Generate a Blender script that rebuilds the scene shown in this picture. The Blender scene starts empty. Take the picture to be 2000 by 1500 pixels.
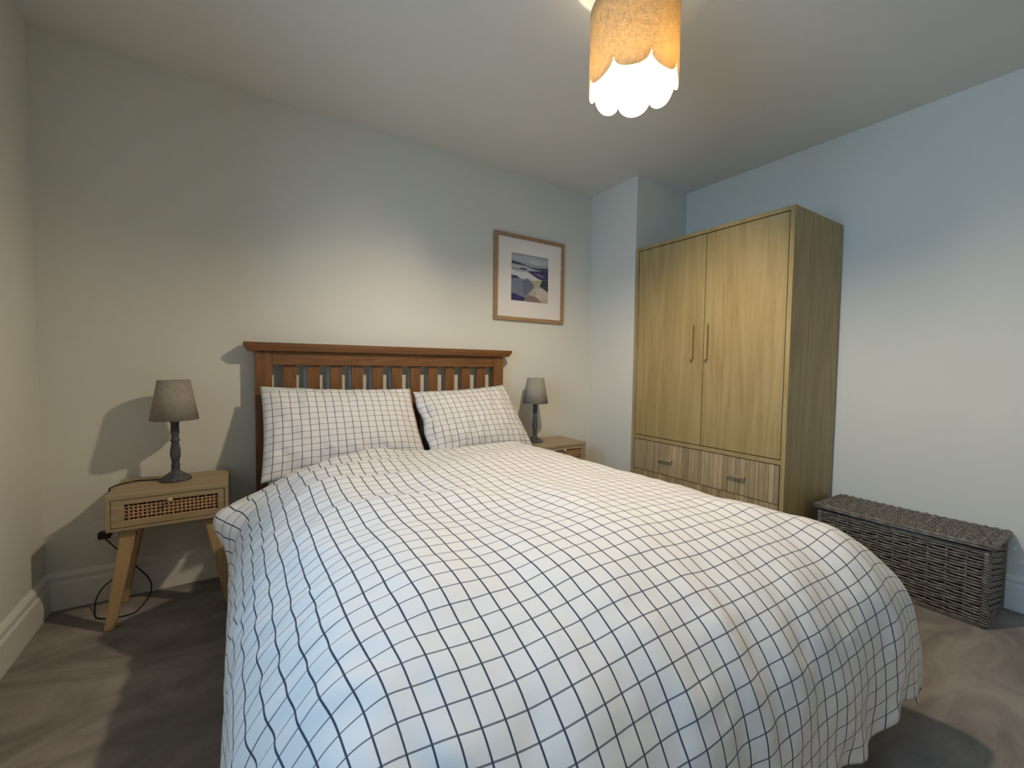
import bpy, bmesh, math, random
import numpy as np
from mathutils import Vector, Matrix
random.seed(7)
PI = math.pi
scn = bpy.context.scene
COL = scn.collection

# ---------------------------------------------------------------- camera
cam = bpy.data.cameras.new('camera'); cam.sensor_width = 36.0; cam.lens = 36.0*831.34/2000.0
cam.clip_start = 0.02
camo = bpy.data.objects.new('camera', cam); COL.objects.link(camo)
_r = Vector((0.84156306, -0.53999903, 0.01313995)); _u = Vector((0.01260172, 0.04394702, 0.99895438))
_f = Vector((0.54001186, 0.84051752, -0.0437891))
camo.matrix_world = Matrix(((_r.x, _u.x, -_f.x, 0), (_r.y, _u.y, -_f.y, 0), (_r.z, _u.z, -_f.z, 1.066), (0, 0, 0, 1)))
scn.camera = camo

# ---------------------------------------------------------------- world, light, exposure
w = bpy.data.worlds.new('world'); scn.world = w; w.use_nodes = True
w.node_tree.nodes['Background'].inputs[0].default_value = (0.42, 0.62, 1.0, 1)
w.node_tree.nodes['Background'].inputs[1].default_value = 0.6
scn.view_settings.view_transform = 'Standard'; scn.view_settings.look = 'None'
scn.view_settings.exposure = 0.0; scn.view_settings.gamma = 1.0; scn.view_settings.use_curve_mapping = False

L, R, D, F, H = -0.697, 2.918, 2.536, -1.0, 2.40       # room: left, right, back, front (behind camera), ceiling
XP, YP = 2.361, 2.086                                   # boxed-in pier in the far right corner
WY0, WY1, WZ0, WZ1 = -0.25, 1.25, 0.92, 2.02            # window in the left wall

def area_light(name, loc, rot, sx, sy, energy, color):
    l = bpy.data.lights.new(name, 'AREA'); l.shape = 'RECTANGLE'; l.size = sx; l.size_y = sy
    l.energy = energy; l.color = color
    o = bpy.data.objects.new(name, l); COL.objects.link(o); o.location = loc; o.rotation_euler = rot
    return o
# daylight arriving through the window
area_light('window_daylight', (L-0.90, (WY0+WY1)/2-.1, (WZ0+WZ1)/2+0.12), (0, -PI/2+.10, 0), 1.6, 1.7, 90.0, (0.34, 0.64, 1.0))

# ---------------------------------------------------------------- material helpers
def mat(name, color=(.8, .8, .8), rough=.6, spec=.3, metal=0.0):
    m = bpy.data.materials.new(name); m.use_nodes = True
    b = m.node_tree.nodes['Principled BSDF']
    b.inputs['Base Color'].default_value = (*color, 1); b.inputs['Roughness'].default_value = rough
    b.inputs['Specular IOR Level'].default_value = spec; b.inputs['Metallic'].default_value = metal
    return m, m.node_tree.nodes, m.node_tree.links, b

def noise(n, l, vec, scale, detail=3, rough=.5, dist=0):
    t = n.new('ShaderNodeTexNoise'); t.inputs['Scale'].default_value = scale; t.inputs['Detail'].default_value = detail
    t.inputs['Roughness'].default_value = rough; t.inputs['Distortion'].default_value = dist
    if vec is not None: l.new(vec, t.inputs['Vector'])
    return t.outputs['Fac']
def ramp(n, l, fac, stops):
    r = n.new('ShaderNodeValToRGB'); e = r.color_ramp.elements
    while len(e) < len(stops): e.new(.5)
    for i, (p, c) in enumerate(stops): e[i].position = p; e[i].color = (*c, 1)
    l.new(fac, r.inputs[0]); return r.outputs[0]
def bump(n, l, b, h, strength, dist=.001, chain=None):
    t = n.new('ShaderNodeBump'); t.inputs['Strength'].default_value = strength; t.inputs['Distance'].default_value = dist
    l.new(h, t.inputs['Height'])
    if chain is not None: l.new(chain, t.inputs['Normal'])
    l.new(t.outputs[0], b.inputs['Normal']); return t.outputs[0]
def objcoord(n, l, scale=(1, 1, 1), rot=(0, 0, 0)):
    c = n.new('ShaderNodeTexCoord'); m = n.new('ShaderNodeMapping')
    m.inputs['Scale'].default_value = scale; m.inputs['Rotation'].default_value = rot
    l.new(c.outputs['Object'], m.inputs[0]); return m.outputs[0]
def math_(n, l, op, a, b=None):
    t = n.new('ShaderNodeMath'); t.operation = op
    for i, x in enumerate((a, b)):
        if x is None: continue
        if isinstance(x, (int, float)): t.inputs[i].default_value = x
        else: l.new(x, t.inputs[i])
    return t.outputs[0]
def mixc(n, l, fac, a, b):
    t = n.new('ShaderNodeMix'); t.data_type = 'RGBA'
    for i, x in ((0, fac), (6, a), (7, b)):
        if isinstance(x, (int, float)): t.inputs[i].default_value = x
        elif isinstance(x, tuple): t.inputs[i].default_value = (*x, 1)
        else: l.new(x, t.inputs[i])
    return t.outputs[2]

def paint(name, color, bs=.12):
    m, n, l, b = mat(name, color, .85, .15)
    v = objcoord(n, l)
    c = ramp(n, l, noise(n, l, v, 1.3, 3), [(.3, tuple(x*.97 for x in color)), (.7, tuple(min(1, x*1.02) for x in color))])
    l.new(c, b.inputs['Base Color'])
    bump(n, l, b, noise(n, l, v, 260, 3), bs, .0008)
    return m
def wood(name, c0, c1, c2, scale=1.0, axis='z', rough=.5, spec=.3, fine=1.0, cathedral=.5):
    m, n, l, b = mat(name, c1, rough, spec)
    s = {'z': (1, 1, .07), 'x': (.07, 1, 1), 'y': (1, .07, 1)}[axis]
    v = objcoord(n, l, tuple(a*scale for a in s))
    n1 = noise(n, l, v, 5, 4, .55, .6)
    rings = math_(n, l, 'FRACT', math_(n, l, 'MULTIPLY', n1, 9.0))
    rings = math_(n, l, 'ABSOLUTE', math_(n, l, 'SUBTRACT', rings, .5))
    n2 = noise(n, l, v, 60*fine, 5, .65)
    n3 = noise(n, l, v, 260*fine, 2, .6)
    f = math_(n, l, 'ADD', math_(n, l, 'MULTIPLY', rings, cathedral), math_(n, l, 'MULTIPLY', n2, 1.0-cathedral*.5))
    f = math_(n, l, 'ADD', f, math_(n, l, 'MULTIPLY', n3, .18))
    l.new(ramp(n, l, f, [(.25, c0), (.52, c1), (.85, c2)]), b.inputs['Base Color'])
    bump(n, l, b, n2, .15, .0006)
    return m

M_WALL = paint('wall_paint', (.72, .70, .62))
M_CEIL = paint('ceiling_paint', (.77, .75, .69), .2)
M_TRIM = paint('trim_gloss_white', (.76, .74, .67), .02)
M_TRIM.node_tree.nodes['Principled BSDF'].inputs['Roughness'].default_value = .4
M_PLASTIC, _, _, _ = mat('white_plastic', (.75, .74, .70), .35, .4)
M_BLACK, _, _, _ = mat('black_plastic', (.008, .008, .009), .4, .4)
M_OAKW = wood('wardrobe_oak', (.285, .19, .072), (.365, .26, .108), (.43, .318, .145), 1.0, 'z', .45, .3, 1.0, .6)
M_OAKDR = wood('drawer_oak', (.20, .13, .065), (.37, .255, .145), (.48, .35, .21), 1.6, 'z', .5, .3, .8, .2)
M_HEAD = wood('headboard_oak_vertical', (.11, .044, .014), (.175, .075, .025), (.235, .108, .038), 2.0, 'z', .4, .35)
M_HEADX = wood('headboard_oak_horizontal', (.10, .040, .013), (.165, .070, .023), (.225, .102, .036), 2.0, 'x', .4, .35)
M_NS = wood('nightstand_oak', (.30, .215, .115), (.38, .285, .165), (.46, .355, .215), 1.8, 'x', .5, .3)
M_NSL = wood('nightstand_leg_wood', (.34, .215, .095), (.44, .285, .135), (.52, .36, .18), 1.8, 'z', .5, .3)
M_KNOB, _, _, _ = mat('knob_wood', (.58, .40, .24), .4, .4)
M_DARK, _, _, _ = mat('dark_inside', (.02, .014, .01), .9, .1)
M_CANE, n, l, b = mat('woven_cane', (.50, .29, .15), .55, .3)
M_MATT, _, _, _ = mat('mattress_ticking', (.7, .69, .66), .9, .1)

# carpet: brushed cut pile
M_CARPET, n, l, b = mat('carpet_pile', (.2, .17, .14), .95, .05)
v = objcoord(n, l)
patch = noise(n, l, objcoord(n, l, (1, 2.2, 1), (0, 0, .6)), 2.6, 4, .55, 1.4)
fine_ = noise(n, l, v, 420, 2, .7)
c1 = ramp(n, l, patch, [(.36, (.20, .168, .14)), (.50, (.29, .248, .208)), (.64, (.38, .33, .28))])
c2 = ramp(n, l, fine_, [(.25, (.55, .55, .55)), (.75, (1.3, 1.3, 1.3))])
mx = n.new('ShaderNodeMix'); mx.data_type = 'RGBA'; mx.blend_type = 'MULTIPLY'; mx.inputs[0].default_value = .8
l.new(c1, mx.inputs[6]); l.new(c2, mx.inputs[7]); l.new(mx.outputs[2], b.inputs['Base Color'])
bb = bump(n, l, b, fine_, .9, .004)
bump(n, l, b, patch, .5, .02, bb)
b.inputs['Sheen Weight'].default_value = .25

# checked bed linen: a thin navy grid on white cotton, laid out in metres of cloth
def linen(name, sp_u, sp_v, lw_u, lw_v, base=(.79, .745, .695), lc=(.022, .03, .065)):
    m, n, l, b = mat(name, base, .85, .15)
    uv = n.new('ShaderNodeUVMap'); uv.uv_map = 'UVMap'
    sx = n.new('ShaderNodeSeparateXYZ'); l.new(uv.outputs[0], sx.inputs[0])
    def line(o, sp, lw):
        f = math_(n, l, 'FRACT', math_(n, l, 'ADD', math_(n, l, 'DIVIDE', o, sp), 100.5))
        d = math_(n, l, 'ABSOLUTE', math_(n, l, 'SUBTRACT', f, .5))
        return math_(n, l, 'LESS_THAN', d, lw/sp/2)
    a = math_(n, l, 'MULTIPLY', line(sx.outputs[0], sp_u, lw_u), .95); c = math_(n, l, 'MULTIPLY', line(sx.outputs[1], sp_v, lw_v), .80)
    g = math_(n, l, 'MAXIMUM', a, c)
    l.new(mixc(n, l, g, base, lc), b.inputs['Base Color'])
    v = objcoord(n, l)
    bb = bump(n, l, b, noise(n, l, v, 28, 4, .6, .4), .12, .005)
    bump(n, l, b, noise(n, l, v, 700, 2), .1, .0006, bb)
    b.inputs['Sheen Weight'].default_value = .1
    return m
M_DUVET = linen('duvet_checked_cotton', .0420, .0420, .0036, .0028)
M_PILL = linen('pillow_checked_cotton', .0385, .0340, .0028, .0024)
M_PLAIN, n, l, b = mat('plain_pale_green_cotton', (.60, .62, .54), .85, .15)
bump(n, l, b, noise(n, l, objcoord(n, l), 28, 4, .6, .4), .25, .006)

# wicker
M_WICK, n, l, b = mat('wicker_grey_brown', (.13, .10, .08), .42, .4)
v = objcoord(n, l)
l.new(ramp(n, l, noise(n, l, v, 45, 3), [(.3, (.09, .075, .06)), (.55, (.18, .155, .128)), (.8, (.30, .265, .22))]), b.inputs['Base Color'])
bump(n, l, b, noise(n, l, v, 400, 2), .3, .001)
# lamp
M_LAMPB, n, l, b = mat('lamp_distressed_grey', (.10, .10, .11), .6, .3)
l.new(ramp(n, l, noise(n, l, objcoord(n, l, (1, 1, .3)), 60, 4), [(.3, (.05, .05, .055)), (.6, (.095, .095, .105)), (.8, (.19, .18, .175))]), b.inputs['Base Color'])
def fabric(name, color, trans=.3, tcol=None):
    m, n, l, b = mat(name, color, .9, .1)
    v = objcoord(n, l, (1, 1, 5)); v2 = objcoord(n, l, (4, 4, 1))
    nn = math_(n, l, 'ADD', math_(n, l, 'MULTIPLY', noise(n, l, v, 60, 4, .65), .5), math_(n, l, 'MULTIPLY', noise(n, l, v2, 60, 4, .65), .5))
    cc = ramp(n, l, nn, [(.40, tuple(x*.80 for x in color)), (.60, tuple(min(1, x*1.1) for x in color))])
    l.new(cc, b.inputs['Base Color']); bump(n, l, b, nn, .4, .001)
    tr = n.new('ShaderNodeBsdfTranslucent')
    l.new(cc, tr.inputs[0]) if tcol is None else tr.inputs.__getitem__(0).__setattr__('default_value', (*tcol, 1))
    mx = n.new('ShaderNodeMixShader'); mx.inputs[0].default_value = trans
    l.new(b.outputs[0], mx.inputs[1]); l.new(tr.outputs[0], mx.inputs[2])
    l.new(mx.outputs[0], n['Material Output'].inputs[0])
    return m
M_SHADE = fabric('table_lamp_shade_linen', (.45, .41, .34), .25)
M_PEND = fabric('pendant_shade_ochre_linen', (.90, .72, .43), .58)
M_LINING = fabric('pendant_shade_white_lining', (.90, .87, .80), .45)

# ---------------------------------------------------------------- mesh helpers
def tag(o, label=None, cat=None, group=None, kind=None):
    if label: o['label'] = label
    if cat: o['category'] = cat
    if group: o['group'] = group
    if kind: o['kind'] = kind
    return o
def empty(name, loc, rz=0):
    o = bpy.data.objects.new(name, None); COL.objects.link(o); o.location = loc; o.rotation_euler = (0, 0, rz)
    o.empty_display_size = .05
    return o
class MB:
    def __init__(s): s.v = []; s.f = []; s.sm = []; s.mi = []; s.uv = None; s.col = []
    def add(s, vs, fs, smooth=False, mi=0):
        k = len(s.v); s.v += [tuple(p) for p in vs]; s.f += [tuple(i+k for i in f) for f in fs]
        s.sm += [smooth]*len(fs); s.mi += [mi]*len(fs); return s
    def box(s, a, b, mi=0):
        x0, y0, z0 = a; x1, y1, z1 = b
        return s.add([(x0, y0, z0), (x1, y0, z0), (x1, y1, z0), (x0, y1, z0), (x0, y0, z1), (x1, y0, z1), (x1, y1, z1), (x0, y1, z1)],
                     [(0, 3, 2, 1), (4, 5, 6, 7), (0, 1, 5, 4), (1, 2, 6, 5), (2, 3, 7, 6), (3, 0, 4, 7)], False, mi)
    def frustum(s, c0, hx0, hy0, c1, hx1, hy1):
        vs = []
        for c, hx, hy in ((c0, hx0, hy0), (c1, hx1, hy1)):
            vs += [(c[0]-hx, c[1]-hy, c[2]), (c[0]+hx, c[1]-hy, c[2]), (c[0]+hx, c[1]+hy, c[2]), (c[0]-hx, c[1]+hy, c[2])]
        return s.add(vs, [(0, 3, 2, 1), (4, 5, 6, 7), (0, 1, 5, 4), (1, 2, 6, 5), (2, 3, 7, 6), (3, 0, 4, 7)])
    def lathe(s, prof, c=(0, 0, 0), n=32, close=True):
        vs = []; fs = []
        for r, z in prof:
            for i in range(n):
                a = 2*PI*i/n; vs.append((c[0]+r*math.cos(a), c[1]+r*math.sin(a), c[2]+z))
        for j in range(len(prof)-1):
            for i in range(n):
                i2 = (i+1) % n; fs.append((j*n+i, j*n+i2, (j+1)*n+i2, (j+1)*n+i))
        s.add(vs, fs, True)
        if close: 
            s.add(vs[:n], [tuple(range(n))[::-1]]); s.add(vs[-n:], [tuple(range(n))])
        return s
    def tube(s, pts, r, n=6, rz=None):
        P = [Vector(p) for p in pts]; vs = []; fs = []
        up = Vector((0, 0, 1))
        for i, p in enumerate(P):
            t = (P[min(i+1, len(P)-1)]-P[max(i-1, 0)]).normalized()
            a = t.cross(up)
            if a.length < 1e-3: a = t.cross(Vector((0, 1, 0)))
            a.normalize(); b2 = a.cross(t).normalized()
            for k in range(n):
                th = 2*PI*k/n; vs.append(p+a*r*math.cos(th)+b2*(rz or r)*math.sin(th))
        for i in range(len(P)-1):
            for k in range(n):
                k2 = (k+1) % n; fs.append((i*n+k, i*n+k2, (i+1)*n+k2, (i+1)*n+k))
        s.add(vs, fs, True)
        m = len(vs)
        s.add(vs[:n], [tuple(range(n))[::-1]]); s.add(vs[m-n:], [tuple(range(n))])
        return s
    def extrude(s, prof, p0, p1, outdir):
        """extrude a (out, z) profile from p0 to p1; outdir = unit vector the profile projects along"""
        n = len(prof); vs = []
        for p in (p0, p1):
            for o_, z in prof: vs.append((p[0]+outdir[0]*o_, p[1]+outdir[1]*o_, z))
        fs = [(i, (i+1) % n, n+(i+1) % n, n+i) for i in range(n)] + [tuple(range(n)), tuple(range(n, 2*n))[::-1]]
        return s.add(vs, fs)
    def build(s, name, mats, parent=None, bevel=0, segs=2, origin=None):
        me = bpy.data.meshes.new(name)
        og = Vector(origin) if origin else Vector((0, 0, 0))
        me.from_pydata([tuple(Vector(p)-og) for p in s.v], [], s.f)
        for i, p in enumerate(me.polygons): p.use_smooth = s.sm[i]; p.material_index = s.mi[i]
        bm = bmesh.new(); bm.from_mesh(me)
        bmesh.ops.remove_doubles(bm, verts=bm.verts, dist=1e-6) if bevel or s.sm.count(True) else None
        bmesh.ops.recalc_face_normals(bm, faces=bm.faces); bm.to_mesh(me); bm.free()
        for m in (mats if isinstance(mats, (list, tuple)) else [mats]): me.materials.append(m)
        o = bpy.data.objects.new(name, me); COL.objects.link(o)
        if parent is not None: o.parent = parent
        if origin: o.location = og
        if bevel:
            md = o.modifiers.new('bevel', 'BEVEL'); md.width = bevel; md.segments = segs; md.limit_method = 'ANGLE'; md.harden_normals = False
        return o

# ---------------------------------------------------------------- room shell
T = .12
st = lambda o: tag(o, kind='structure')
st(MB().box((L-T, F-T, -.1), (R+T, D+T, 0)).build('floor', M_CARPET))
st(MB().box((L-T, F-T, H), (R+T, D+T, H+.1)).build('ceiling', M_CEIL))
st(MB().box((L-T, D, 0), (R+T, D+T, H)).build('wall_back', M_WALL))
st(MB().box((R, F-T, 0), (R+T, D, H)).build('wall_right', M_WALL))
st(MB().box((L-T, F-T, 0), (R, F, H)).build('wall_front', M_WALL))
b_ = MB()
b_.box((L-T, F, 0), (L, D, WZ0)); b_.box((L-T, F, WZ1), (L, D, H)); b_.box((L-T, F, WZ0), (L, WY0, WZ1)); b_.box((L-T, WY1, WZ0), (L, D, WZ1))
st(b_.build('wall_left', M_WALL))
st(MB().box((XP, YP, 0), (R, D, H)).build('wall_pier', M_WALL))
BB = [(0, 0), (.018, 0), (.018, .108), (.016, .114), (.012, .118), (.012, .128), (.015, .132), (.015, .143), (.010, .152), (.004, .159), (0, .159)]
st(MB().extrude(BB, (L, D), (XP, D), (0, -1)).build('baseboard_back', M_TRIM))
st(MB().extrude(BB, (L, F), (L, D), (1, 0)).build('baseboard_left', M_TRIM))
st(MB().extrude(BB, (R, F), (R, YP), (-1, 0)).build('baseboard_right', M_TRIM))
st(MB().extrude(BB, (XP, YP), (XP, D), (-1, 0)).build('baseboard_pier', M_TRIM))
# window behind the camera's left shoulder: frame, panes, board
wf = MB(); fx0, fx1 = L-.09, L-.03
for (y0, y1, z0, z1) in ((WY0, WY1, WZ0, WZ0+.06), (WY0, WY1, WZ1-.06, WZ1), (WY0, WY0+.06, WZ0+.06, WZ1-.06), (WY1-.06, WY1, WZ0+.06, WZ1-.06),
                         ((WY0+WY1)/2-.03, (WY0+WY1)/2+.03, WZ0+.06, WZ1-.06)):
    wf.box((fx0, y0, z0), (fx1, y1, z1))
wo = st(wf.build('window_1', M_TRIM))
MG = bpy.data.materials.new('window_glass'); MG.use_nodes = True; n = MG.node_tree.nodes; l = MG.node_tree.links; n.clear()
o_ = n.new('ShaderNodeOutputMaterial'); t_ = n.new('ShaderNodeBsdfTransparent'); g_ = n.new('ShaderNodeBsdfGlossy'); g_.inputs['Roughness'].default_value = .02
m_ = n.new('ShaderNodeMixShader'); m_.inputs[0].default_value = .06
l.new(t_.outputs[0], m_.inputs[1]); l.new(g_.outputs[0], m_.inputs[2]); l.new(m_.outputs[0], o_.inputs[0])
ym = (WY0+WY1)/2
for y0, y1 in ((WY0+.06, ym-.03), (ym+.03, WY1-.06)):
    MB().box((L-.064, y0, WZ0+.06), (L-.058, y1, WZ1-.06)).build('window_pane', MG, wo)
MB().box((L-.03, WY0-.04, WZ0-.025), (L+.05, WY1+.04, WZ0)).build('window_board', M_TRIM, wo, bevel=.004)

# ---------------------------------------------------------------- duvet
def dense(pts, n=200):
    """Catmull-Rom through pts, returned by arc length"""
    p = np.array(pts, float); p = np.vstack([2*p[0]-p[1], p, 2*p[-1]-p[-2]])
    out = []
    for i in range(1, len(p)-2):
        for t in np.linspace(0, 1, 24, endpoint=False):
            a, b, c, d = p[i-1], p[i], p[i+1], p[i+2]
            out.append(.5*((2*b)+(-a+c)*t+(2*a-5*b+4*c-d)*t*t+(-a+3*b-3*c+d)*t**3))
    out.append(p[-2]); out = np.array(out)
    s = np.concatenate([[0], np.cumsum(np.hypot(*np.diff(out, axis=0).T))])
    return s, out
def prof_fn(pts):
    s, o = dense(pts)
    return (lambda d: (np.interp(d, s, o[:, 0]), np.interp(d, s, o[:, 1]))), s[-1]
PL, lenL = prof_fn([(0, 0), (.12, .010), (.24, .045), (.34, .115), (.41, .21), (.435, .33), (.44, .45)])
PR, lenR = prof_fn([(0, 0), (.12, .012), (.24, .05), (.33, .115), (.385, .21), (.40, .33), (.405, .46)])
PF, lenF = prof_fn([(0, 0), (.12, .012), (.24, .048), (.35, .115), (.425, .22), (.455, .34), (.46, .52)])
CX0, CX1, CY, HEADY, ZT = .40, 1.19, .83, 2.035, .655
def smooth01(x): x = np.clip(x, 0, 1); return x*x*(3-2*x)
rng = np.random.RandomState(4)
def fnoise(x, y, lam, k=14, seed=0):
    r = np.random.RandomState(seed); o = 0
    for _ in range(k):
        a = r.uniform(0, 2*PI); L_ = lam*r.uniform(.7, 1.4); ph = r.uniform(0, 2*PI)
        o = o+np.sin((x*math.cos(a)+y*math.sin(a))*2*PI/L_+ph)
    return o/math.sqrt(k)
def ridge(x, y, pts, amp, wf=.075, wb=.018, x0=0, x1=1.5, soft=.12):
    px, py = zip(*pts); c = np.interp(x, px, py)+.012*np.sin(x*9+amp*700)
    d = y-c
    prof = np.where(d < 0, np.exp(-(d/wf)**2), np.exp(-(d/wb)**2))
    return amp*prof*smooth01((x-x0)/soft)*smooth01((x1-x)/soft)
NS, NT = 300, 270
TC = HEADY-CY
S = np.linspace(-lenL, (CX1-CX0)+lenR, NS); Tt = np.linspace(0, TC+lenF, NT)
s2, t2 = np.meshgrid(S, Tt)
a_l = np.clip(-s2, 0, None); a_r = np.clip(s2-(CX1-CX0), 0, None); bf = np.clip(t2-TC, 0, None)
hl, vl = PL(a_l); hr, vr = PR(a_r); hf, vf = PF(bf)
x = CX0+np.clip(s2, 0, CX1-CX0)-hl+hr
y = HEADY-np.clip(t2, 0, TC)-hf
# corners: round in slightly, drop blends the two overhangs
vs_ = vl+vr; p_ = 4.0
drop = (vs_**p_+vf**p_+1e-12)**(1/p_)
corn = smooth01(vs_/.3)*smooth01(vf/.3)
cr = smooth01((hr+hl)/.42)*smooth01(hf/.46)
x = x+cr*np.where(a_r > 0, .075, .05); y = y+cr*np.where(a_r > 0, -.012, .045)
z = ZT-drop
# head end lies a little lower and its edge rolls down behind the pillows
z = z-.014*smooth01((.35-t2)/.35)-.035*np.exp(-(t2/.03)**2)
# the head-left corner hangs as a small flap
fl = smooth01((.30-t2)/.30)*np.exp(-((a_l-.50)/.12)**2)
x = x-.012*fl
y = y-.09*smooth01((a_l-.36)/.25)*smooth01((.4-t2)/.4)
fl2 = np.exp(-((t2-.10)/.10)**2)*np.exp(-((a_l-.46)/.085)**2)
x = x-.072*fl2; z = z+.035*fl2
# broad puffy undulation
top = 1-smooth01(drop/.25)
z = z+top*(.007*fnoise(s2, t2, .6, seed=3)+.0028*fnoise(s2, t2, .28, seed=5))
# head creases
rr = ridge(x, y, [(-.1, 1.80), (.11, 1.87), (.47, 2.0), (1.04, 2.10), (1.5, 2.12)], .020, .07, .016, -.05, 1.45)
rr = rr+ridge(x, y, [(-.1, 1.72), (.24, 1.76), (.70, 1.83), (1.11, 1.90), (1.5, 1.97)], .019, .075, .016, .12, 1.35)
rr = rr+ridge(x, y, [(-.1, 1.55), (.20, 1.56), (.58, 1.55), (.96, 1.57), (1.5, 1.7)], .017, .10, .018, .1, 1.2)
rr = rr+ridge(x, y, [(-.1, 1.10), (.05, 1.17), (.19, 1.29), (.36, 1.31), (.57, 1.23), (1.5, 1.0)], .011, .10, .03, .02, .75)
P = np.stack([x, y, z+rr*.9], -1)
def normals(P):
    du = np.gradient(P, axis=1); dv = np.gradient(P, axis=0)
    N = np.cross(du, dv); N /= (np.linalg.norm(N, axis=-1, keepdims=True)+1e-12)
    return np.where(N[NT//3, NS//2, 2] > 0, N, -N)
N = normals(P)
lside = smooth01((a_l-.08)/.15)*(1-.5*smooth01((a_l-.55)/.1))
disp = lside*(.0022*np.sin((t2+.35*a_l)*2*PI/.095+2.5*fnoise(s2, t2, .6, seed=11))+.0026*fnoise(s2*.5, t2, .12, seed=12))
fside = smooth01((bf-.15)/.3)
fold = fside*(.004*np.sin(s2*2*PI/.19+1.4*fnoise(s2, t2, .8, seed=21))+.0022*fnoise(s2, t2*.35, .11, seed=22))
cf = smooth01((a_r-.12)/.2)*smooth01((bf-.12)/.2)
ang = np.arctan2(bf, a_r+1e-6)
fold = fold+cf*.007*np.sin(ang*11+1.0)+cf*.0025*fnoise(s2, t2, .09, seed=30)
rs = smooth01((a_r-.25)/.2)*(1-cf)
fold = fold+rs*.005*np.sin(t2*2*PI/.22+fnoise(s2, t2, .7, seed=31))
hem = smooth01((bf-(lenF-.10))/.10)
fold = fold+hem*.007*np.sin(s2*2*PI/.14+1.0+fnoise(s2, t2, .5, seed=33))
gen = .0005*fnoise(s2, t2, .07, 20, seed=41)+.0008*fnoise(s2, t2, .13, 20, seed=42)
P = P+N*(disp+fold+gen)[..., None]
P[..., 2] = P[..., 2]+hem*(.006*np.sin(s2*2*PI/.33+.5))+cf*.02
P[..., 2] = np.maximum(P[..., 2], .03)
sm = np.clip(smooth01((a_r+a_l-.22)/.2)*smooth01((bf-.15)/.2), 0, 1)[..., None]*.9      # relax the gathered corners
for _ in range(40):
    A = np.pad(P, ((1, 1), (1, 1), (0, 0)), mode='reflect', reflect_type='odd')
    A = (A[:-2, 1:-1]+A[2:, 1:-1]+A[1:-1, :-2]+A[1:-1, 2:])/4
    P = P*(1-sm)+A*sm
N = normals(P)
edge = np.minimum(np.minimum(t2, TC+lenF-t2), np.minimum(s2+lenL, (CX1-CX0)+lenR-s2))
th = .004+.024*smooth01(edge/.10)
Q = P-N*th[..., None]
# bulge the top skin a touch away from its seam so the hem reads as a stuffed edge
me = bpy.data.meshes.new('duvet')
idx = np.arange(NS*NT).reshape(NT, NS)
q1 = np.stack([idx[:-1, :-1], idx[:-1, 1:], idx[1:, 1:], idx[1:, :-1]], -1).reshape(-1, 4)
off = NS*NT
q2 = q1[:, ::-1]+off
rim = []
for e in (idx[0, :], idx[:, -1], idx[-1, ::-1], idx[::-1, 0]):
    rim += [[e[i], e[i]+off, e[i+1]+off, e[i+1]] for i in range(len(e)-1)]
faces = np.vstack([q1, q2, np.array(rim)])
verts = np.vstack([P.reshape(-1, 3), Q.reshape(-1, 3)])
me.from_pydata(verts.tolist(), [], faces.tolist())
uvl = me.uv_layers.new(name='UVMap')
uvs = np.stack([s2, t2], -1).reshape(-1, 2); uvs = np.vstack([uvs, uvs])
li = np.empty(len(me.loops), int); me.loops.foreach_get('vertex_index', li)
uvl.data.foreach_set('uv', uvs[li].astype(np.float32).ravel())
me.polygons.foreach_set('use_smooth', [True]*len(me.polygons)); me.materials.append(M_DUVET); me.update()
bm = bmesh.new(); bm.from_mesh(me); bmesh.ops.recalc_face_normals(bm, faces=bm.faces); bm.to_mesh(me); bm.free()
duvet = bpy.data.objects.new('duvet', me); COL.objects.link(duvet)
tag(duvet, 'rumpled white duvet with a thin navy grid check spread over the bed', 'duvet')

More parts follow.
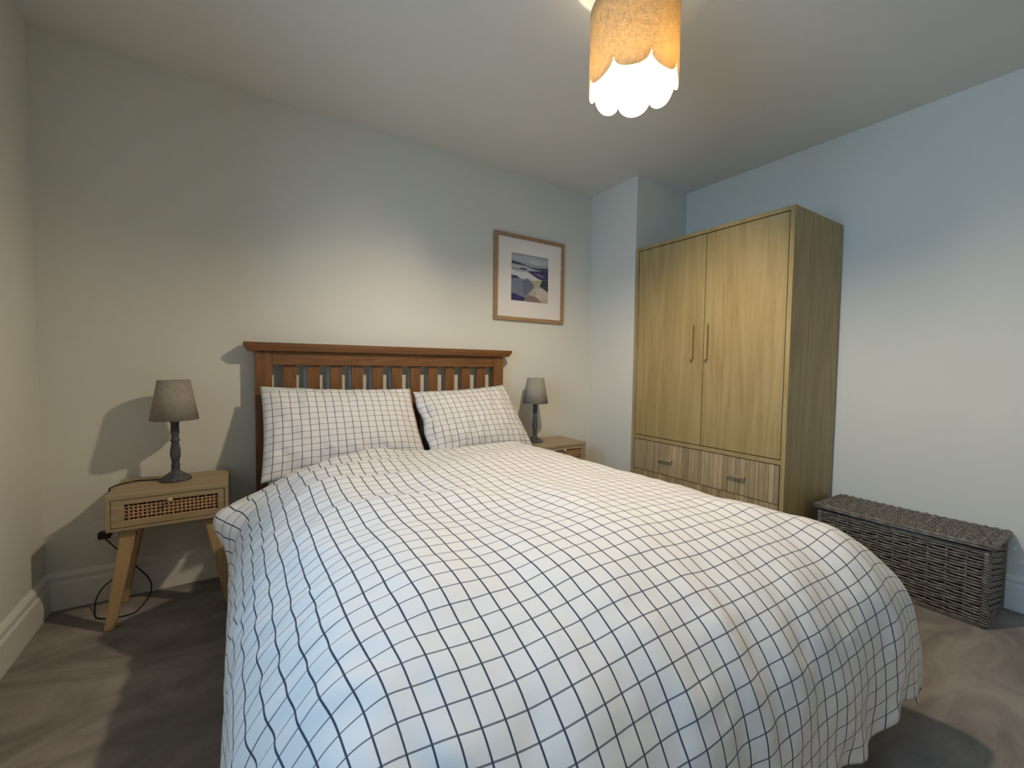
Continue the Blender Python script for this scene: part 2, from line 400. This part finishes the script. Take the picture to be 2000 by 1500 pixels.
# ---------------------------------------------------------------- pillows
def pillow(c, thick, label, seed, strip=None, bunch=0):
    """c = corners TL, TR, BR, BL in the sewn plane; bulges to both sides of it"""
    n_ = 90; m_ = 64
    u = np.linspace(-1, 1, n_); v = np.linspace(-1, 1, m_); u, v = np.meshgrid(u, v)
    TL, TR, BR, BL = [np.array(q, float) for q in c]
    # edges pulled in between the corners
    ue = u*(1-.035*(1-v**2)); ve = v*(1-.075*(1-u**2)**1.0)
    a = (ue+1)/2; b = (ve+1)/2
    Pm = ((1-a)*(1-b))[..., None]*BL+(a*(1-b))[..., None]*BR+(a*b)[..., None]*TR+((1-a)*b)[..., None]*TL
    ax = (TR-TL+BR-BL); ax /= np.linalg.norm(ax); ay = (TL-BL+TR-BR); ay /= np.linalg.norm(ay)
    nn = np.cross(ax, ay); nn /= np.linalg.norm(nn)          # faces the room
    prof = (np.clip(1-np.abs(u)**2.6, 0, 1)*np.clip(1-np.abs(v)**2.4, 0, 1))**.48
    wr = .0035*fnoise(u*.37, v*.18, .10, seed=seed)+.002*fnoise(u*.37, v*.18, .05, seed=seed+1)
    if bunch:
        bm_ = smooth01((-u-.72)/.28)
        wr = wr+bm_*.007*np.sin(v*9+u*6+1)+bm_*.006*fnoise(u*.4, v*.2, .05, seed=9)
    front = Pm+nn*(prof*thick+wr*np.minimum(1, prof*2))[..., None]
    back = Pm-nn*(prof*thick*.62)[..., None]
    if bunch: front = front+ax*(bm_*.006*np.sin(v*8+.6))[..., None]; back = back+ax*(bm_*.006*np.sin(v*8+.6))[..., None]
    W = np.linalg.norm(TR-TL); Hh = np.linalg.norm(TL-BL)
    k = n_*m_; id_ = np.arange(k).reshape(m_, n_)
    q1 = np.stack([id_[:-1, :-1], id_[:-1, 1:], id_[1:, 1:], id_[1:, :-1]], -1).reshape(-1, 4)
    me = bpy.data.meshes.new('pillow')
    allv = np.vstack([front.reshape(-1, 3), back.reshape(-1, 3)]); allf = np.vstack([q1, q1[:, ::-1]+k])
    me.from_pydata(allv.tolist(), [], allf.tolist())
    uvl = me.uv_layers.new(name='UVMap'); uv_ = np.stack([(u+1)/2*W+.012*0, (v+1)/2*Hh], -1).reshape(-1, 2); uv_ = np.vstack([uv_, uv_])
    li = np.empty(len(me.loops), int); me.loops.foreach_get('vertex_index', li); uvl.data.foreach_set('uv', uv_[li].astype(np.float32).ravel())
    me.materials.append(M_PILL); me.materials.append(M_PLAIN)
    mi = np.zeros(len(allf), int); mi[len(q1):] = 1
    if strip:
        uc = u[:-1, :-1].ravel(); vc = v[:-1, :-1].ravel()
        mi[:len(q1)][(vc > 1-strip*(1-uc)/2-.01)] = 1
    me.polygons.foreach_set('material_index', mi); me.polygons.foreach_set('use_smooth', [True]*len(allf)); me.update()
    bm = bmesh.new(); bm.from_mesh(me); bmesh.ops.remove_doubles(bm, verts=bm.verts, dist=.0004); bmesh.ops.recalc_face_normals(bm, faces=bm.faces); bm.to_mesh(me); bm.free()
    o = bpy.data.objects.new('pillow', me); COL.objects.link(o)
    return tag(o, label, 'pillow', 'checked pillows against the headboard')
pillow([(.085, 2.40, .950), (.832, 2.385, .925), (.866, 2.19, .545), (.074, 2.17, .525)], .085,
       'wider grid-checked pillow nearer the dark grey lamp with a plain pale top edge', 3, strip=.16)
pillow([(.842, 2.39, .905), (1.470, 2.395, .938), (1.585, 2.20, .545), (.872, 2.17, .545)], .085,
       'grid-checked pillow on the wardrobe side of the bed with a bunched creased end', 6, bunch=1)

# ---------------------------------------------------------------- bed
bed = empty('bed', (.785, 1.5, 0)); tag(bed, 'oak double bed with slatted headboard against the back wall', 'bed')
bo = Vector((.785, 1.5, 0))
def bpart(mb, name, m, bevel=.003):
    o = mb.build(name, m, bed, bevel=bevel); o.location = -bo; return o
HY0, HY1 = 2.452, 2.500
for x0, x1 in ((.067, .141), (1.430, 1.504)):
    bpart(MB().box((x0, HY0, 0), (x1, HY1, 1.122)), 'headboard_post', M_HEAD)
bpart(MB().box((.141, HY0+.006, 1.052), (1.430, HY1-.006, 1.122)), 'top_rail', M_HEADX)
bpart(MB().box((.141, HY0+.006, .50), (1.430, HY1-.006, .60)), 'bottom_rail', M_HEADX)
cap = MB(); y0, y1 = HY0-.032, HY1+.012
pts = [(.036, 1.122, .010), (.030, 1.134, .006), (.019, 1.148, 0), (.019, 1.164, 0)]
vs = []
for x0, zz, iny in pts:
    xx0 = x0; xx1 = 1.571-x0
    vs += [(xx0, y0+iny, zz), (xx1, y0+iny, zz), (xx1, y1-iny, zz), (xx0, y1-iny, zz)]
fs = [(0, 3, 2, 1)]+[(4*j+i, 4*j+(i+1) % 4, 4*j+4+(i+1) % 4, 4*j+4+i) for j in range(3) for i in range(4)]+[(12, 13, 14, 15)]
cap.add(vs, fs); bpart(cap, 'cap_rail', M_HEADX, .0015)
g = (1.430-.141-11*.062)/12
for i in range(11):
    x0 = .141+g+i*(.062+g)
    bpart(MB().box((x0, HY0+.024, .60), (x0+.062, HY1-.006, 1.052)), 'headboard_slat', M_HEAD, .002)
for x0, x1 in ((.085, .112), (1.459, 1.486)):
    bpart(MB().box((x0, .50, .24), (x1, HY0, .40)), 'side_rail', M_HEAD)
bpart(MB().box((.085, .475, .24), (1.486, .50, .40)), 'foot_rail', M_HEADX)
for x0 in (.085, 1.426):
    bpart(MB().box((x0, .475, 0), (x0+.06, .535, .24)), 'foot_leg', M_HEAD)
sl = MB()
for i in range(14): sl.box((.112, .58+i*.13, .285), (1.459, .65+i*.13, .30))
bpart(sl, 'bed_base', M_HEADX)
mt = MB().box((.115, .505, .30), (1.456, 2.425, .515)).build('mattress', M_MATT, bevel=.045, segs=5)
tag(mt, 'pale mattress lying on the oak bed under the checked duvet', 'mattress')

# ---------------------------------------------------------------- nightstands
NW, ND, NH = .395, .29, .54        # width, depth, height; body from .40 up
def nightstand(loc, label, drawer_out=0):
    t = empty('nightstand', loc); tag(t, label, 'nightstand', 'cane-front nightstands beside the bed')
    X0, X1 = -NW/2, NW/2; Y0, Y1 = 0, ND
    b = MB(); z0 = .395; k = .013
    b.box((X0, Y0, NH-.016), (X1, Y1, NH)); b.box((X0, Y0, z0), (X1, Y1, z0+.012))
    b.box((X0, Y0, z0+.012), (X0+k, Y1, NH-.016)); b.box((X1-k, Y0, z0+.012), (X1, Y1, NH-.016)); b.box((X0+k, Y1-.01, z0+.012), (X1-k, Y1, NH-.016))
    b.build('body', M_NS, t, bevel=.0025)
    dx0, dx1, dz0, dz1 = X0+k+.002, X1-k-.002, z0+.014, NH-.018
    px0, px1, pz0, pz1 = dx0+.038, dx1-.022, dz0+.022, dz1-.023
    d = MB(); ya, yb = .004, .020
    d.box((dx0, ya, dz0), (dx1, yb, pz0)); d.box((dx0, ya, pz1), (dx1, yb, dz1)); d.box((dx0, ya, pz0), (px0, yb, pz1)); d.box((px1, ya, pz0), (dx1, yb, pz1))
    dr = d.build('drawer', M_NS, t, bevel=.001)
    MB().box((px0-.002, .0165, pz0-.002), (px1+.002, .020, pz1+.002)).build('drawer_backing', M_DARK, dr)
    cn = MB(); nx, nz = 22, 5; sx = (px1-px0)/nx; sz = (pz1-pz0)/nz; wv = .0042
    for i in range(nx+1): cn.tube([(px0+i*sx, .0125+.0012*((i+j) % 2), pz0+j*sz/1) for j in range(nz+1)], wv, 6, .0012)
    for j in range(nz+1): cn.tube([(px0+i*sx, .0125-.0012*((i+j) % 2), pz0+j*sz) for i in range(nx+1)], .0012, 6, .0036)
    cn.build('cane_panel', M_CANE, dr)
    kn = MB().lathe([(.004, 0), (.005, .008), (.0085, .012), (.0095, .018), (.007, .023), (.002, .025)], n=20).build('knob', M_KNOB, dr)
    kn.rotation_euler = (PI/2, 0, 0); kn.location = (0.0, .004, dz1-.022)
    for sx_ in (-1, 1):
        for (yt, yf) in ((.045, .030), (ND-.045, ND-.030)):
            lg = MB().frustum((sx_*(NW/2+.004-.002), yf, 0), .017, .015, (sx_*(NW/2-.062), yt, .383), .025, .020)
            lg.build('leg', M_NSL, t, bevel=.004)
    for sx_ in (-1, 1): MB().box((sx_*(NW/2-.062)-.032, .02, .383), (sx_*(NW/2-.062)+.032, ND-.02, z0)).build('leg_rail', M_NS, t, bevel=.002)
    return t
nightstand((-.243, 2.205, 0), 'wooden nightstand with cane drawer and splayed legs in the dim left corner')
nightstand((1.842, 2.205, 0), 'wooden nightstand with cane drawer half hidden behind the duvet near the wardrobe')

# ---------------------------------------------------------------- table lamps
def table_lamp(loc, label, cord=None):
    t = empty('table_lamp', loc); tag(t, label, 'lamp', 'table lamps on the nightstands')
    MB().lathe([(.056, 0), (.057, .006), (.055, .012), (.046, .018), (.032, .028), (.020, .037), (.0155, .042), (.0165, .048), (.0145, .052),
                (.0160, .058), (.0160, .070), (.0130, .078), (.0155, .090), (.0195, .112), (.0190, .130), (.0140, .162), (.0130, .168), (.0175, .174),
                (.0175, .178), (.0140, .186), (.0135, .202), (.0165, .210), (.0160, .218), (.0145, .240), (.0155, .252), (.0185, .262), (.0175, .266)],
               n=32).build('base', M_LAMPB, t)
    MB().lathe([(.0105, .266), (.0105, .300), (.012, .302), (.012, .318)], n=20).build('bulb_holder', M_BLACK, t)
    rb, rt, zb, zt = .088, .058, .268, .442
    MB().lathe([(rb, zb), (rt, zt), (rt-.0025, zt), (rb-.0025, zb), (rb, zb)], n=56, close=False).build('lamp_shade', M_SHADE, t)
    sp = MB()
    for k in range(3):
        a = k*2*PI/3+.4; sp.tube([(.0, 0, .305), ((rb-.006)*math.cos(a)*.94, (rb-.006)*math.sin(a)*.94, .305)], .0012, 6)
    sp.build('shade_carrier', M_BLACK, t)
    bl, _, _, _ = MATB
    MB().lathe([(.010, .318), (.013, .325), (.022, .345), (.027, .362), (.024, .378), (.012, .390), (.001, .392)], n=20).build('bulb', bl, t)
    if cord:
        pts = catmull([Vector(p)-Vector(loc) for p in cord], 8)
        c = MB().tube(pts, .0027, 8).build('cord', M_BLACK, t)
    return t
MATB = mat('unlit_frosted_bulb', (.7, .7, .68), .3, .4)
def catmull(P, k=8):
    P = [2*P[0]-P[1]]+list(P)+[2*P[-1]-P[-2]]; out = []
    for i in range(1, len(P)-2):
        for j in range(k):
            t = j/k; a, b, c, d = P[i-1], P[i], P[i+1], P[i+2]
            out.append(.5*((2*b)+(c-a)*t+(2*a-5*b+4*c-d)*t*t+(3*b-a-3*c+d)*t**3))
    out.append(P[-2]); return out
cord = [(-.290, 2.385, .5445), (-.33, 2.405, .5435), (-.374, 2.417, .5435), (-.410, 2.400, .5435), (-.430, 2.375, .5435), (-.4425, 2.352, .5435), (-.452, 2.335, .537),
        (-.458, 2.40, .50), (-.455, 2.499, .42), (-.44, 2.499, .26), (-.435, 2.495, .165), (-.45, 2.488, .124), (-.505, 2.482, .080), (-.530, 2.475, .035), (-.524, 2.42, .005), (-.502, 2.352, .004),
        (-.445, 2.322, .004), (-.396, 2.318, .004), (-.372, 2.350, .004), (-.353, 2.45, .006), (-.348, 2.488, .035), (-.362, 2.488, .085), (-.405, 2.484, .150), (-.462, 2.484, .235), (-.497, 2.489, .285), (-.503, 2.492, .295)]
lampL = table_lamp((-.240, 2.372, .54), 'small lamp with beige shade and dark turned base in the dim left corner', cord)
pl = MB().box((-.525, 2.488, .285), (-.482, 2.521, .315)).build('plug', M_BLACK, lampL, bevel=.006)
pl.location = -Vector((-.240, 2.372, .54))
table_lamp((1.716, 2.372, .54), 'small lamp with grey shade and dark turned base below the framed picture')
so = MB().box((-.545, 2.526, .275), (-.460, 2.536, .360)).build('wall_socket', M_PLASTIC, bevel=.003)
tag(so, 'white wall socket low behind the left nightstand with a black plug', 'socket')

# ---------------------------------------------------------------- wardrobe
W0, W1, WX, WB, WH = 1.055, 2.060, 2.339, 2.896, 1.886
wr = empty('wardrobe', (WX, (W0+W1)/2, 0)); tag(wr, 'tall oak wardrobe with two doors above vertically striped drawers', 'wardrobe')
wo_ = Vector((WX, (W0+W1)/2, 0))
def wpart(mb, name, m, parent=None, bevel=.002):
    o = mb.build(name, m, parent or wr, bevel=bevel)
    if parent is None: o.location = -wo_
    return o
k = .022; zl = .06
c = MB()
c.box((WX, W0, 0), (WB, W0+k, WH)); c.box((WX, W1-k, 0), (WB, W1, WH)); c.box((WX, W0+k, WH-k), (WB, W1-k, WH))
c.box((WX, W0+k, zl), (WB, W1-k, zl+k)); c.box((WX, W0+k, .570), (WB, W1-k, .594)); c.box((WB-.008, W0+k, zl+k), (WB, W1-k, WH-k))
c.box((WX+.02, W0+k, 0), (WX+.035, W1-k, zl))
wpart(c, 'carcass', M_OAKW, bevel=.0012)
wpart(MB().box((WX+.030, W0+k+.001, .5945), (WX+.034, W1-k-.001, WH-k-.001)), 'gap_shade_panel', M_DARK, bevel=0)  # dark sheets behind doors and drawers, shade of the gaps put into the colour
wpart(MB().box((WX+.030, W0+k+.001, zl+k+.001), (WX+.034, W1-k-.001, .5695)), 'gap_shade_panel', M_DARK, bevel=0)
gp = .0045; YM = 1.532
for (y0, y1, hy) in ((YM+gp/2, W1-k-gp, 1.600), (W0+k+gp, YM-gp/2, 1.505)):
    d = wpart(MB().box((WX+.003, y0, .594+gp), (WX+.021, y1, WH-k-gp)), 'door', M_OAKW, bevel=.0012)
    h = MB().box((WX-.024, hy-.0085, 1.115), (WX-.010, hy+.0085, 1.330)); h.box((WX-.012, hy-.005, 1.122), (WX+.003, hy+.005, 1.137)); h.box((WX-.012, hy-.005, 1.308), (WX+.003, hy+.005, 1.323))
    h.build('handle', M_OAKW, d, bevel=.003)
# striped drawer fronts: bundles of narrow vertical strips
M_STRIPS = []
M_STR, n_, l_, b_ = mat('drawer_strip_oak', (.36, .25, .15), .5, .3)
at = n_.new('ShaderNodeVertexColor'); at.layer_name = 'Col'
vv = objcoord(n_, l_, (1.6, 1.6, .11)); ff = noise(n_, l_, vv, 70, 4, .6)
cc = ramp(n_, l_, ff, [(.3, (.80, .78, .74)), (.7, (1.15, 1.15, 1.15))])
mx = n_.new('ShaderNodeMix'); mx.data_type = 'RGBA'; mx.blend_type = 'MULTIPLY'; mx.inputs[0].default_value = 1
l_.new(at.outputs[0], mx.inputs[6]); l_.new(cc, mx.inputs[7]); l_.new(mx.outputs[2], b_.inputs['Base Color'])
for (z0, z1) in ((.362, .570-gp), (zl+k+gp, .362-gp)):
    d = MB(); y = W0+k+gp; yE = W1-k-gp; cols = []; rs_ = random.Random(int(z0*100))
    while y < yE-1e-6:
        ww = rs_.choice((.018, .022, .026, .030)); y2 = min(yE, y+ww)
        if yE-y2 < .01: y2 = yE
        d.box((WX+.003, y+.0009, z0), (WX+.0205, y2-.0009, z1)); f = rs_.uniform(.72, 1.22); tnt = rs_.uniform(-.02, .02)
        cols += [(.44*f+tnt*.3, .325*f, .18*f-tnt*.5, 1)]*6
        # fine groove between strips
        y = y2
    o = wpart(d, 'drawer', M_STR, bevel=0)
    ca = o.data.color_attributes.new('Col', 'FLOAT_COLOR', 'CORNER')
    li = 0
    for p in o.data.polygons:
        for j in p.loop_indices: ca.data[j].color = cols[min(p.index, len(cols)-1)]
    zc = (z0+z1)/2
    for yc in (1.770, 1.300):
        h = MB().box((WX-.022, yc-.052, zc-.006), (WX-.011, yc+.052, zc+.006)); h.box((WX-.012, yc-.048, zc-.005), (WX+.003, yc-.036, zc+.005)); h.box((WX-.012, yc+.036, zc-.005), (WX+.003, yc+.048, zc+.005))
        h.build('handle', M_OAKDR, o, bevel=.003)

# ---------------------------------------------------------------- framed picture
pic = empty('framed_picture', (1.767, D, 1.68)); tag(pic, 'oak-framed abstract landscape print hanging above the right nightstand', 'picture')
PX0, PX1, PZ0, PZ1 = -.302, .302, -.300, .298
fr = MB(); fw_ = .026; yd = -.022
fr.box((PX0, yd, PZ0), (PX1, 0, PZ0+fw_)); fr.box((PX0, yd, PZ1-fw_), (PX1, 0, PZ1)); fr.box((PX0, yd, PZ0+fw_), (PX0+fw_, 0, PZ1-fw_)); fr.box((PX1-fw_, yd, PZ0+fw_), (PX1, 0, PZ1-fw_))
M_FRAME = wood('frame_oak', (.28, .17, .085), (.36, .22, .115), (.44, .28, .16), 2, 'x', .5, .3)
fr.build('frame', M_FRAME, pic, bevel=.0015)
M_MOUNT, _, _, _ = mat('white_mount_board', (.82, .76, .70), .6, .3)
MB().box((PX0+fw_, -.012, PZ0+fw_), (PX1-fw_, -.006, PZ1-fw_)).build('mount', M_MOUNT, pic)
AW0, AW1, AZ0, AZ1 = -.163, .157, -.157, .172
M_ART, n_, l_, b_ = mat('printed_art', (.5, .5, .5), .6, .2)
at = n_.new('ShaderNodeVertexColor'); at.layer_name = 'Col'
nn_ = noise(n_, l_, objcoord(n_, l_, (1, 1, 3)), 40, 4, .6, .5)
mx = n_.new('ShaderNodeMix'); mx.data_type = 'RGBA'; mx.blend_type = 'MULTIPLY'; mx.inputs[0].default_value = .8
l_.new(at.outputs[0], mx.inputs[6]); l_.new(ramp(n_, l_, nn_, [(.3, (.8, .8, .8)), (.7, (1.15, 1.15, 1.15))]), mx.inputs[7]); l_.new(mx.outputs[2], b_.inputs['Base Color'])
# polygons in 0..1 art coordinates (right, up), back to front
ART = [((.34, .35, .38), [(0, 0), (1, 0), (1, 1), (0, 1)]),
       ((.42, .43, .46), [(0, .95), (0, .86), (.3, .84), (.6, .80), (1, .84), (1, .93), (.5, .96)]),
       ((.52, .53, .55), [(.45, .84), (.7, .80), (.85, .86), (.7, .91)]),
       ((.07, .07, .12), [(0, .83), (.25, .80), (.55, .74), (.3, .76), (0, .77)]),
       ((.40, .42, .46), [(0, .77), (.4, .75), (.6, .70), (1, .74), (1, .66), (.4, .64), (0, .66)]),
       ((.09, .09, .13), [(.42, .74), (.7, .75), (1, .78), (1, .66), (.72, .70)]),
       ((.10, .10, .14), [(.18, .69), (.3, .71), (.42, .70), (.38, .66), (.26, .665)]),
       ((.30, .31, .36), [(0, .70), (.15, .68), (.4, .63), (.3, .62), (0, .655)]),
       ((.06, .055, .12), [(.42, .65), (.7, .68), (1, .70), (1, .52), (.78, .50), (.62, .56)]),
       ((.17, .16, .23), [(.55, .62), (.75, .63), (.95, .57), (.8, .55)]),
       ((.60, .60, .58), [(0, .64), (.25, .63), (.45, .62), (.65, .54), (.82, .49), (.6, .44), (.40, .50), (.28, .46), (.12, .53), (0, .54)]),
       ((.05, .06, .12), [(0, .54), (.05, .51), (.13, .53), (.22, .48), (.32, .46), (.2, .40), (0, .42)]),
       ((.20, .22, .29), [(0, .46), (.1, .47), (.22, .48), (.32, .45), (.36, .2), (.3, .08), (0, .14)]),
       ((.155, .165, .235), [(.28, .44), (.36, .46), (.44, .48), (.58, .38), (.62, .32), (.5, .22), (.40, .12), (.33, .10)]),
       ((.42, .39, .25), [(.58, .46), (.82, .49), (.78, .36), (.72, .32), (.62, .33)]),
       ((.055, .07, .075), [(.84, .50), (1, .51), (1, .24), (.86, .32), (.76, .36)]),
       ((.50, .40, .33), [(.62, .34), (.74, .34), (.9, .29), (1, .24), (1, 0), (.34, 0), (.38, .12), (.5, .2)]),
       ((.56, .50, .42), [(.64, .33), (.74, .34), (1, .24), (1, .10), (.8, .08), (.66, .12)]),
       ((.24, .18, .18), [(.34, 0), (.36, .10), (.46, .14), (.58, .13), (.70, .09), (.82, 0)]),
       ((.045, .045, .13), [(0, .145), (.10, .14), (.22, .10), (.36, .08), (.33, 0), (0, 0)])]
am = MB(); acol = []
for i, (c_, poly) in enumerate(ART):
    yy = -.0124-.00012*i
    am.add([(AW0+(AW1-AW0)*px, yy, AZ0+(AZ1-AZ0)*pz) for px, pz in poly], [tuple(range(len(poly)))]); acol.append(c_)
mea = bpy.data.meshes.new('art_print'); mea.from_pydata(am.v, [], am.f)
ca = mea.color_attributes.new('Col', 'FLOAT_COLOR', 'CORNER')
for p in mea.polygons:
    for j in p.loop_indices: ca.data[j].color = (*acol[p.index], 1)
mea.materials.append(M_ART); ao = bpy.data.objects.new('art_print', mea); COL.objects.link(ao); ao.parent = pic
tag(ao, 'abstract landscape print in blues, greys and sand')

# ---------------------------------------------------------------- wicker chest
bk = empty('wicker_basket', (2.735, .69, 0)); tag(bk, 'long grey-brown wicker storage basket with lid by the right wall', 'basket')
BX0, BX1, BY0, BY1, BHt = 2.590, 2.890, .385, .985, .325
bo2 = Vector((2.735, .69, 0)); mb = MB()
def strand(mb, a, b, nrm, row, z, pitch, r=.0050, amp=.0075, wob=.0012):
    a = Vector(a); b = Vector(b); Ln = (b-a).length; m = max(4, int(Ln/(pitch/5))); pts = []
    for i in range(m+1):
        f = i/m; s_ = f*Ln
        off = amp*math.cos(PI*s_/pitch)*(1 if row % 2 else -1)*.35+amp*abs(math.sin(PI*s_/pitch))*.8
        pts.append(a+(b-a)*f+Vector(nrm)*off+Vector((0, 0, z+wob*math.sin(s_*40+row*2.1))))
    mb.tube(pts, r, 6)
rows = 24
zz0, zz1 = .016, BHt-.012
for i in range(rows):
    z_ = zz0+(zz1-zz0)*i/(rows-1)
    strand(mb, (BX0, BY0+.004, 0), (BX0, BY1-.004, 0), (-1, 0, 0), i, z_, .060)
    strand(mb, (BX0+.004, BY0, 0), (BX1-.004, BY0, 0), (0, -1, 0), i, z_, .060)
    strand(mb, (BX0+.004, BY1, 0), (BX1-.004, BY1, 0), (0, 1, 0), i, z_, .060)
    strand(mb, (BX1, BY0+.004, 0), (BX1, BY1-.004, 0), (1, 0, 0), i, z_, .060)
for i in range(11):
    y_ = BY0+.0+(BY1-BY0)*i/10
    for x_ in (BX0+.0025, BX1-.0025): mb.tube([(x_, y_, .01), (x_, y_, BHt-.005)], .0045, 6)
for i in range(1, 5):
    x_ = BX0+(BX1-BX0)*i/5
    for y_ in (BY0+.0025, BY1-.0025): mb.tube([(x_, y_, .01), (x_, y_, BHt-.005)], .0045, 6)
for (x_, y_) in ((BX0, BY0), (BX1, BY0), (BX0, BY1), (BX1, BY1)):
    mb.tube([(x_, y_, .0), (x_, y_, BHt)], .010, 8)
    # lashings round the corner stakes
    for i in range(26):
        z_ = .016+i*.0118; mb.tube([(x_+.0115*math.cos(a)*1, y_+.0115*math.sin(a), z_+.002*math.sin(a)) for a in [k*PI/4 for k in range(9)]], .0036, 5)
for z_ in (.006, BHt-.004):
    for dz, r_ in ((0, .0065), (.009, .0055)):
        zc = z_+(dz if z_ < .1 else -dz)
        o2 = .004
        mb.tube([(BX0-o2, BY0-o2, zc), (BX0-o2, BY1+o2, zc)], r_, 6); mb.tube([(BX1+o2, BY0-o2, zc), (BX1+o2, BY1+o2, zc)], r_, 6)
        mb.tube([(BX0-o2, BY0-o2, zc), (BX1+o2, BY0-o2, zc)], r_, 6); mb.tube([(BX0-o2, BY1+o2, zc), (BX1+o2, BY1+o2, zc)], r_, 6)
o = mb.build('basket_body', M_WICK, bk); o.location = -bo2
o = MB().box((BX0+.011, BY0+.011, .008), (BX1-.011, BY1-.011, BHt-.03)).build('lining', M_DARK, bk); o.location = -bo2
ld = MB(); LX0, LX1, LY0, LY1 = 2.572, 2.896, .366, 1.004; LZ = .350
def lz(x_, y_): return LZ-.004*math.sin((y_-LY0)/(LY1-LY0)*PI)+.004*(LX1-x_)/.32
nr = 38
for i in range(nr):
    y_ = LY0+.010+(LY1-LY0-.020)*i/(nr-1); m = 60; pts = []
    for j in range(m+1):
        x_ = LX0+.006+(LX1-LX0-.012)*j/m; ph = PI*(j/m)*14
        pts.append((x_, y_+.0045*math.sin(ph*1.0+(i % 2)*PI), lz(x_, y_)+.0045*math.cos(ph+(i % 2)*PI)))
    ld.tube(pts, .0068, 6)
for i in range(19):
    x_ = LX0+.010+(LX1-LX0-.02)*i/18
    ld.tube([(x_, LY0+.008+(LY1-LY0-.016)*j/10, lz(x_, LY0+(LY1-LY0)*j/10)-.002) for j in range(11)], .0040, 6)
def ledge(pts, r):
    ld.tube([(p[0], p[1], lz(p[0], p[1])+p[2]) for p in pts], r, 8)
for dz, r_ in ((-.002, .0070), (-.012, .0062)):
    seg = lambda a, b: [(a[0]+(b[0]-a[0])*t/12, a[1]+(b[1]-a[1])*t/12, dz) for t in range(13)]
    for a, b2 in (((LX0, LY0), (LX0, LY1)), ((LX0, LY1), (LX1, LY1)), ((LX1, LY1), (LX1, LY0)), ((LX1, LY0), (LX0, LY0))): ledge(seg(a, b2), r_)
o = ld.build('lid', M_WICK, bk); o.location = -bo2

# ---------------------------------------------------------------- pendant light
PC = Vector((1.13, 1.03, 0)); PR_, PZB, PZT = .145, 2.007, 2.252
DR = .094                        # drop of the flex
pen = empty('pendant_light', (PC.x, PC.y, H)); tag(pen, 'lit ceiling pendant with scalloped ochre drum shade and white lining', 'pendant light')
po = -Vector((PC.x, PC.y, H))
def scal(a):                     # 8 lobes, cusps at 18 deg + 45 k
    p = ((math.degrees(a)-18) % 45)/45
    return PZB+.024-.044*math.sqrt(max(0, 1-(2*p-1)**2)*.999+.001)
def drum(r, name, m, smoothn=360):
    b = MB(); vs = []; fs = []; nz = 6
    for i in range(smoothn):
        a = 2*PI*i/smoothn; zb = scal(a)
        for j in range(nz+1): vs.append((r*math.cos(a)+PC.x, r*math.sin(a)+PC.y, zb+(PZT-zb)*j/nz))
    for i in range(smoothn):
        i2 = (i+1) % smoothn
        for j in range(nz): fs.append((i*(nz+1)+j, i2*(nz+1)+j, i2*(nz+1)+j+1, i*(nz+1)+j+1))
    b.add(vs, fs, True); o = b.build(name, m, pen); o.location = po
    md = o.modifiers.new('sol', 'SOLIDIFY'); md.thickness = .0008; md.offset = 0
    return o
drum(PR_, 'shade', M_PEND); drum(PR_-.0022, 'shade_lining', M_LINING)
tb = MB()
def ring(b, r, z_, tr):
    b.tube([(PC.x+r*math.cos(2*PI*k/48), PC.y+r*math.sin(2*PI*k/48), z_) for k in range(49)], tr, 6)
ring(tb, PR_-.004, PZT-.002, .0022)
for k in range(3):
    a = k*2*PI/3; tb.tube([(PC.x+.02*math.cos(a), PC.y+.02*math.sin(a), PZT-.09), (PC.x+(PR_-.004)*math.cos(a), PC.y+(PR_-.004)*math.sin(a), PZT-.004)], .0016, 6)
ring(tb, .021, PZT-.09, .003)
o = tb.build('shade_ring', M_PLASTIC, pen); o.location = po
o = MB().lathe([(.045, -.001), (.045, -.012), (.03, -.024), (.008, -.026)], (PC.x, PC.y, H), 32).build('ceiling_rose', M_PLASTIC, pen); o.location = po
o = MB().lathe([(.0035, -.19-DR), (.0035, -.02)], (PC.x, PC.y, H), 10).build('flex', M_PLASTIC, pen); o.location = po
o = MB().lathe([(.038, -.246), (.038, -.240), (.026, -.218), (.016, -.204), (.020, -.200), (.020, -.167), (.012, -.147), (.005, -.137)], (PC.x, PC.y, H-DR), 24).build('bulb_holder', M_PLASTIC, pen); o.location = po  # holder and bulb collar; wide flange added to block light towards the ceiling
MBULB = bpy.data.materials.new('lit_bulb'); MBULB.use_nodes = True; n = MBULB.node_tree.nodes; l = MBULB.node_tree.links; n.clear()
oo = n.new('ShaderNodeOutputMaterial'); em = n.new('ShaderNodeEmission'); em.inputs[0].default_value = (1, .83, .60, 1); em.inputs[1].default_value = 1350
l.new(em.outputs[0], oo.inputs[0])
o = MB().lathe([(.033, -.245), (.035, -.252), (.035, -.264), (.031, -.279), (.018, -.292), (.001, -.296)], (PC.x, PC.y, H-DR), 24).build('bulb', MBULB, pen); o.location = po
